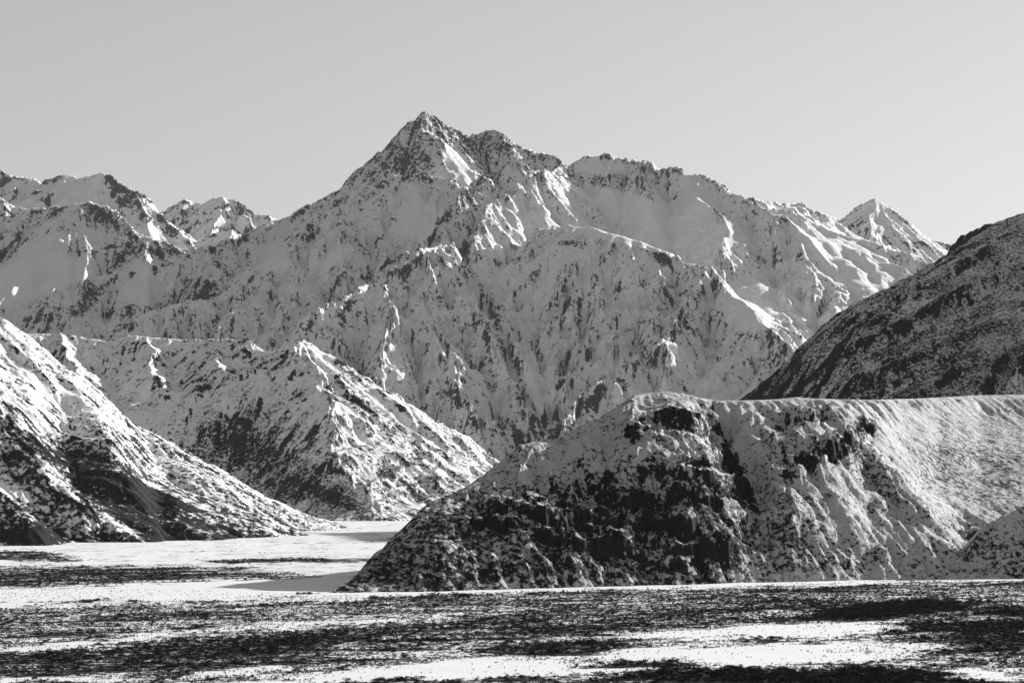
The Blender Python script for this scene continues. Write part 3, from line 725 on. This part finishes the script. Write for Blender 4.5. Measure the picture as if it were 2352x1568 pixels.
def tuft_mesh(name, seed, n, mat):
    R_ = random.Random(seed); vs = []; fs = []
    for k in range(n):
        a = R_.uniform(0, 6.283); r0 = R_.uniform(0, .15); l = R_.uniform(.3, .55); o = R_.uniform(.1, .4)
        x, y = math.cos(a) * r0, math.sin(a) * r0; i = len(vs); w = .035
        vs += [(x - math.sin(a) * w, y + math.cos(a) * w, 0), (x + math.sin(a) * w, y - math.cos(a) * w, 0), (x + math.cos(a) * o, y + math.sin(a) * o, l)]
        fs.append((i, i + 1, i + 2))
    me = bpy.data.meshes.new(name); me.from_pydata(vs, [], fs); me.materials.append(mat)
    return me

B = [bush_mesh("round_bush", 1, 190, 1.5, 1.0, M_bush), bush_mesh("spreading_bush", 2, 210, 2.3, .8, M_bush), bush_mesh("upright_bush", 3, 170, 1.1, 1.5, M_bush)]
TF = [tuft_mesh("tuft", 4, 16, M_tuss), tuft_mesh("tuft", 5, 22, M_tuss)]

def scatter_group(name, sources):
    ng = bpy.data.node_groups.new(name, 'GeometryNodeTree')
    ng.interface.new_socket(name="Geometry", in_out='INPUT', socket_type='NodeSocketGeometry')
    ng.interface.new_socket(name="Geometry", in_out='OUTPUT', socket_type='NodeSocketGeometry')
    gi = ng.nodes.new("NodeGroupInput"); go = ng.nodes.new("NodeGroupOutput")
    jn = ng.nodes.new("GeometryNodeJoinGeometry")
    for o in reversed(sources):
        oi = ng.nodes.new("GeometryNodeObjectInfo"); oi.inputs["Object"].default_value = o; oi.inputs["As Instance"].default_value = True
        ng.links.new(oi.outputs["Geometry"], jn.inputs[0])
    ip = ng.nodes.new("GeometryNodeInstanceOnPoints")
    ng.links.new(gi.outputs[0], ip.inputs["Points"]); ng.links.new(jn.outputs[0], ip.inputs["Instance"])
    ip.inputs["Pick Instance"].default_value = True
    def named(nm, t):
        n = ng.nodes.new("GeometryNodeInputNamedAttribute"); n.data_type = t; n.inputs["Name"].default_value = nm
        return next(x for x in n.outputs if x.enabled and x.name == "Attribute")
    ng.links.new(named("pick", 'INT'), ip.inputs["Instance Index"])
    ng.links.new(named("turn", 'FLOAT_VECTOR'), ip.inputs["Rotation"])
    ng.links.new(named("size", 'FLOAT_VECTOR'), ip.inputs["Scale"])
    ng.links.new(ip.outputs[0], go.inputs[0])
    return ng

def scatter(name, pts, size, sources, label, cat, seed=1, squash=1.0):
    n = len(pts); R_ = np.random.RandomState(seed)
    me = bpy.data.meshes.new(name); me.vertices.add(n); me.vertices.foreach_set("co", pts.astype(np.float32).ravel())
    a = me.attributes.new("pick", 'INT', 'POINT'); a.data.foreach_set("value", R_.randint(0, len(sources), n).astype(np.int32))
    a = me.attributes.new("turn", 'FLOAT_VECTOR', 'POINT'); t = np.zeros((n, 3), np.float32); t[:, 2] = R_.rand(n) * 6.283; a.data.foreach_set("vector", t.ravel())
    a = me.attributes.new("size", 'FLOAT_VECTOR', 'POINT'); q = np.repeat(size[:, None], 3, 1).astype(np.float32); q[:, 2] *= squash * (0.8 + .4 * R_.rand(n)); a.data.foreach_set("vector", q.ravel())
    o = bpy.data.objects.new(name, me); COL.objects.link(o)
    md = o.modifiers.new("scatter", 'NODES'); md.node_group = scatter_group(name, sources)
    o["kind"] = 'stuff'; o["label"] = label; o["category"] = cat
    return o

RS = np.random.RandomState(5)
def plain_points(n, y0, y1):
    """even scatter over the visible plain"""
    t = RS.rand(n); Y = np.sqrt(y0 * y0 + (y1 * y1 - y0 * y0) * t); u = (-60 - CX) / F + RS.rand(n) * (2472.0 / F)
    return u * Y, Y

# bushes: the nearest and biggest stand on their own, the rest make up the scrub
X_, Y_ = plain_points(150000, 600, 1500)
P_, Q_ = CX + F * X_ / Y_, YH + H * F / Y_
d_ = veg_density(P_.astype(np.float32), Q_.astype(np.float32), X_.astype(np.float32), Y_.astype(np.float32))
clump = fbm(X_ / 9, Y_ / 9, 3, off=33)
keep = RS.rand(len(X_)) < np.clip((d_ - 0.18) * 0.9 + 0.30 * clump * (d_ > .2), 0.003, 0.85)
X_, Y_, P_, Q_, d_ = X_[keep], Y_[keep], P_[keep], Q_[keep], d_[keep]
x2 = RS.rand(60000); Y2 = np.sqrt(1200 ** 2 + (2300 ** 2 - 1200 ** 2) * x2); u2 = (-60 - CX) / F + RS.rand(60000) * (880.0 / F)
P2, Q2 = CX + F * u2, YH + H * F / Y2; X2 = u2 * Y2
d2 = veg_density(P2.astype(np.float32), Q2.astype(np.float32), X2.astype(np.float32), Y2.astype(np.float32))
k2 = (RS.rand(60000) < np.clip((d2 - .16) * .9 + .3 * fbm(X2 / 14, Y2 / 14, 3, off=3) * (d2 > .18), .0, .8)) & (Q2 < np.interp(P2, [0, 757, 820], [1396, 1364, 1300])) & (P2 < 760)
far_pts = np.stack([X2[k2], Y2[k2], 0 * X2[k2] - .05], 1)
hull = Q_ > np.interp(P_, [0, 757, 1000, 1500, 2000, 2352], [1355, 1366, 1361, 1347, 1334, 1331])
X_, Y_, P_, Q_, d_ = X_[hull], Y_[hull], P_[hull], Q_[hull], d_[hull]
S_ = (0.45 + 0.55 * np.clip(d_, 0, 1.2)) * np.exp(RS.randn(len(X_)) * .28)
vis = (P_ > 5) & (P_ < 2347) & (Q_ < 1562)
score = np.where(vis, S_ / Y_, 0)
order = np.argsort(-score)
big = order[:300]; rest = order[300:]
SHAPES = ["low round", "wide spreading", "tall upright"]
HW = [(250, "far left"), (560, "left"), (860, "centre left"), (1090, "near centre left"), (1290, "centre"), (1500, "near centre right"), (1750, "centre right"), (2080, "right"), (9999, "far right")]
VW = [(1400, "at the far edge of the plain"), (1440, "in the far part of the plain"), (1480, "in the middle of the plain"), (1510, "in the near part of the plain"), (1540, "in the foreground"), (9999, "on the bottom edge")]
def where(px, py):
    return next(w for a, w in HW if px < a), next(w for a, w in VW if py < a)
first = {}
for i in big:
    k = RS.randint(0, 3); h, v = where(P_[i], Q_[i])
    if k in first: o = first[k].copy(); COL.objects.link(o)
    else:
        o = bpy.data.objects.new("bush", B[k]); COL.objects.link(o); first[k] = o
    o.name = "bush"
    o.location = (X_[i], Y_[i], -0.05); o.rotation_euler = (0, 0, RS.rand() * 6.283); sc_ = S_[i] * 1.25
    o.scale = (sc_, sc_, sc_ * (.85 + .3 * RS.rand()))
    q_ = np.searchsorted(np.quantile(S_[big], [.33, .67]), S_[i])
    size_w = ["small", "medium sized", "large"][q_]
    o["label"] = f"{size_w} dark {SHAPES[k]} bush {v}, {h}"
    o["category"] = "bush"; o["group"] = "dark bushes scattered over the snowy plain"
    o["kind"] = "thing"
src = [first[k] for k in sorted(first)]
pts = np.stack([X_[rest], Y_[rest], np.full(len(rest), -.05)], 1)
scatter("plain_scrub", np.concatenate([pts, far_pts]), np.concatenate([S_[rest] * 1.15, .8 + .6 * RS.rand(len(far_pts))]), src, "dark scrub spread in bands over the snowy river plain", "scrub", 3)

# tussock grass, denser around the scrub
X_, Y_ = plain_points(330000, 600, 1450)
P_, Q_ = CX + F * X_ / Y_, YH + H * F / Y_
d_ = veg_density(P_.astype(np.float32), Q_.astype(np.float32), X_.astype(np.float32), Y_.astype(np.float32))
keep = (RS.rand(len(X_)) < np.clip(0.02 + d_ * .9 + .15 * fbm(X_ / 6, Y_ / 6, 2, off=3), 0.02, .9)) & (Q_ > np.interp(P_, [0, 757, 1000, 1500, 2000, 2352], [1340, 1366, 1361, 1347, 1334, 1331]))
X_, Y_ = X_[keep], Y_[keep]
tuft_src = []
for k in range(2):
    o = bpy.data.objects.new("grass_tuft", TF[k]); COL.objects.link(o); o.location = (-40 + 9 * k, 640 + 6 * k, 0); o["kind"] = 'stuff'; o["label"] = "tuft of dry tussock grass poking out of the snow near the bottom edge"; o["category"] = "grass"
    tuft_src.append(o)
scatter("tussock_grass", np.stack([X_, Y_, np.full(len(X_), -.04)], 1), np.exp(RS.randn(len(X_)) * .25) * 1.0, tuft_src, "dry tussock grass poking through the snow all over the plain", "grass", 4)

# scrub on the flat topped hill
gx, gy = HG.grad(HZ)
n = 60000
iy = RS.randint(2, HZ.shape[0] - 3, n); ix = RS.randint(2, HZ.shape[1] - 3, n)
fy_, fx_ = RS.rand(n), RS.rand(n)
def bil(A): return (A[iy, ix] * (1 - fy_) * (1 - fx_) + A[iy + 1, ix] * fy_ * (1 - fx_) + A[iy, ix + 1] * (1 - fy_) * fx_ + A[iy + 1, ix + 1] * fy_ * fx_)
hx, hy, hz_ = bil(HG.X), bil(HG.Y), bil(HZ)
hp = CX + F * hx / hy; hq = YH - (hz_ - H) / hy * F
def el(cx, cy, rx, ry, ang, v):
    c, s_ = math.cos(radians(ang)), math.sin(radians(ang)); dx, dy = hp - cx, hq - cy
    return v * smooth(1.25, .6, np.sqrt(((dx * c + dy * s_) / rx) ** 2 + ((-dx * s_ + dy * c) / ry) ** 2))
den = 0.02 + el(1980, 1080, 110, 34, 50, .9) + el(1860, 1160, 120, 50, 20, .3) + el(1870, 1270, 200, 40, 0, .4) + el(1060, 1290, 260, 70, -10, .5) + el(1180, 1180, 200, 90, -30, .3) + el(1450, 1300, 300, 40, 0, .35) + el(2180, 1270, 80, 40, 30, .3) + el(1750, 1170, 60, 80, 0, .2)
den = (den + .55 * (hz_ < 7) * (hz_ > .2)) * (0.6 + .8 * fbm(hx / 22, hy / 22, 3, off=8)) * (hz_ > .5)
# equal chance per square metre
area = np.clip(hy / HG.y.mean(), .5, 2) * np.gradient(HG.y)[iy] / np.gradient(HG.y).max()
kp = RS.rand(n) < np.clip(den, 0, 1) * area * 1.2
hp3 = np.stack([hx, hy, hz_ - .1], 1)[kp]
scatter("hillside_scrub", hp3, np.exp(RS.randn(len(hp3)) * .3) * 1.0, src, "dark bushes dotted over the face of the flat topped hill", "scrub", 6)

# boulders
def boulder(px, py, size, label, on=None, seed=1, mat=None):
    import mathutils
    me = bpy.data.meshes.new("boulder")
    import bmesh
    bm = bmesh.new(); bmesh.ops.create_icosphere(bm, subdivisions=3, radius=1.0)
    R_ = random.Random(seed); cuts = [mathutils.Vector((R_.uniform(-1, 1), R_.uniform(-1, 1), R_.uniform(-.4, 1))).normalized() for _ in range(9)]
    for v in bm.verts:
        for c in cuts:
            d = v.co.dot(c) - R_.choice((.62, .62)) 
            if d > 0: v.co -= c * d * .9
        v.co.z *= .75
    bm.to_mesh(me); bm.free(); me.materials.append(mat)
    o = bpy.data.objects.new("boulder", me); COL.objects.link(o)
    if on is None:
        Yb = H * F / (py - YH); o.location = ((px - CX) / F * Yb, Yb, size * .2)
    else:
        best = None
        g, Z = on; q = seen_y(g, Z)
        j = np.argmin(np.abs(g.P[0] - px)); col = q[:, j]
        i = np.argmax(col < py); o.location = (float(g.X[i, j]), float(g.Y[i, j]), float(Z[i, j]) + size * .25)
    o.scale = (size, size, size); o["label"] = label; o["category"] = "boulder"; o["kind"] = "thing"
    return o
M_bould = cover_material("boulder_stone", snow=.7, rock=(.03, .08), fine=.8, fine2=3., bump=(.1, .02))
boulder(1214, 1262, 2.9, "dark angular boulder sitting in snow low on the face of the flat topped hill", (HG, HZ), 3, M_bould)
boulder(1994, 1499, 1.3, "grey boulder among the bushes at the right of the plain", None, 5, M_bould)

# ---------------------------------------------------------------- air
def haze():
    y0, y1, z0, z1 = -400.0, 16000.0, -60.0, 2400.0
    x0, x1 = -9000.0, 9000.0
    vs = [(x, y, z) for z in (z0, z1) for y in (y0, y1) for x in (x0, x1)]
    fs = [(0, 2, 3, 1), (4, 5, 7, 6), (0, 1, 5, 4), (2, 6, 7, 3), (0, 4, 6, 2), (1, 3, 7, 5)]
    me = bpy.data.meshes.new("haze"); me.from_pydata(vs, [], fs)
    m = bpy.data.materials.new("thin_haze"); m.use_nodes = True; nt = m.node_tree; nt.nodes.clear()
    out = N(nt, "ShaderNodeOutputMaterial"); pv = N(nt, "ShaderNodeVolumePrincipled")
    pv.inputs["Color"].default_value = (.9, .9, .9, 1); pv.inputs["Density"].default_value = HAZE; pv.inputs["Anisotropy"].default_value = 0.2
    nt.links.new(pv.outputs[0], out.inputs["Volume"])
    me.materials.append(m); o = bpy.data.objects.new("haze", me); COL.objects.link(o)
    o["kind"] = 'stuff'; o["label"] = "thin winter haze filling the valley in front of the mountains"; o["category"] = "haze"
HAZE = 0.45e-5
haze()
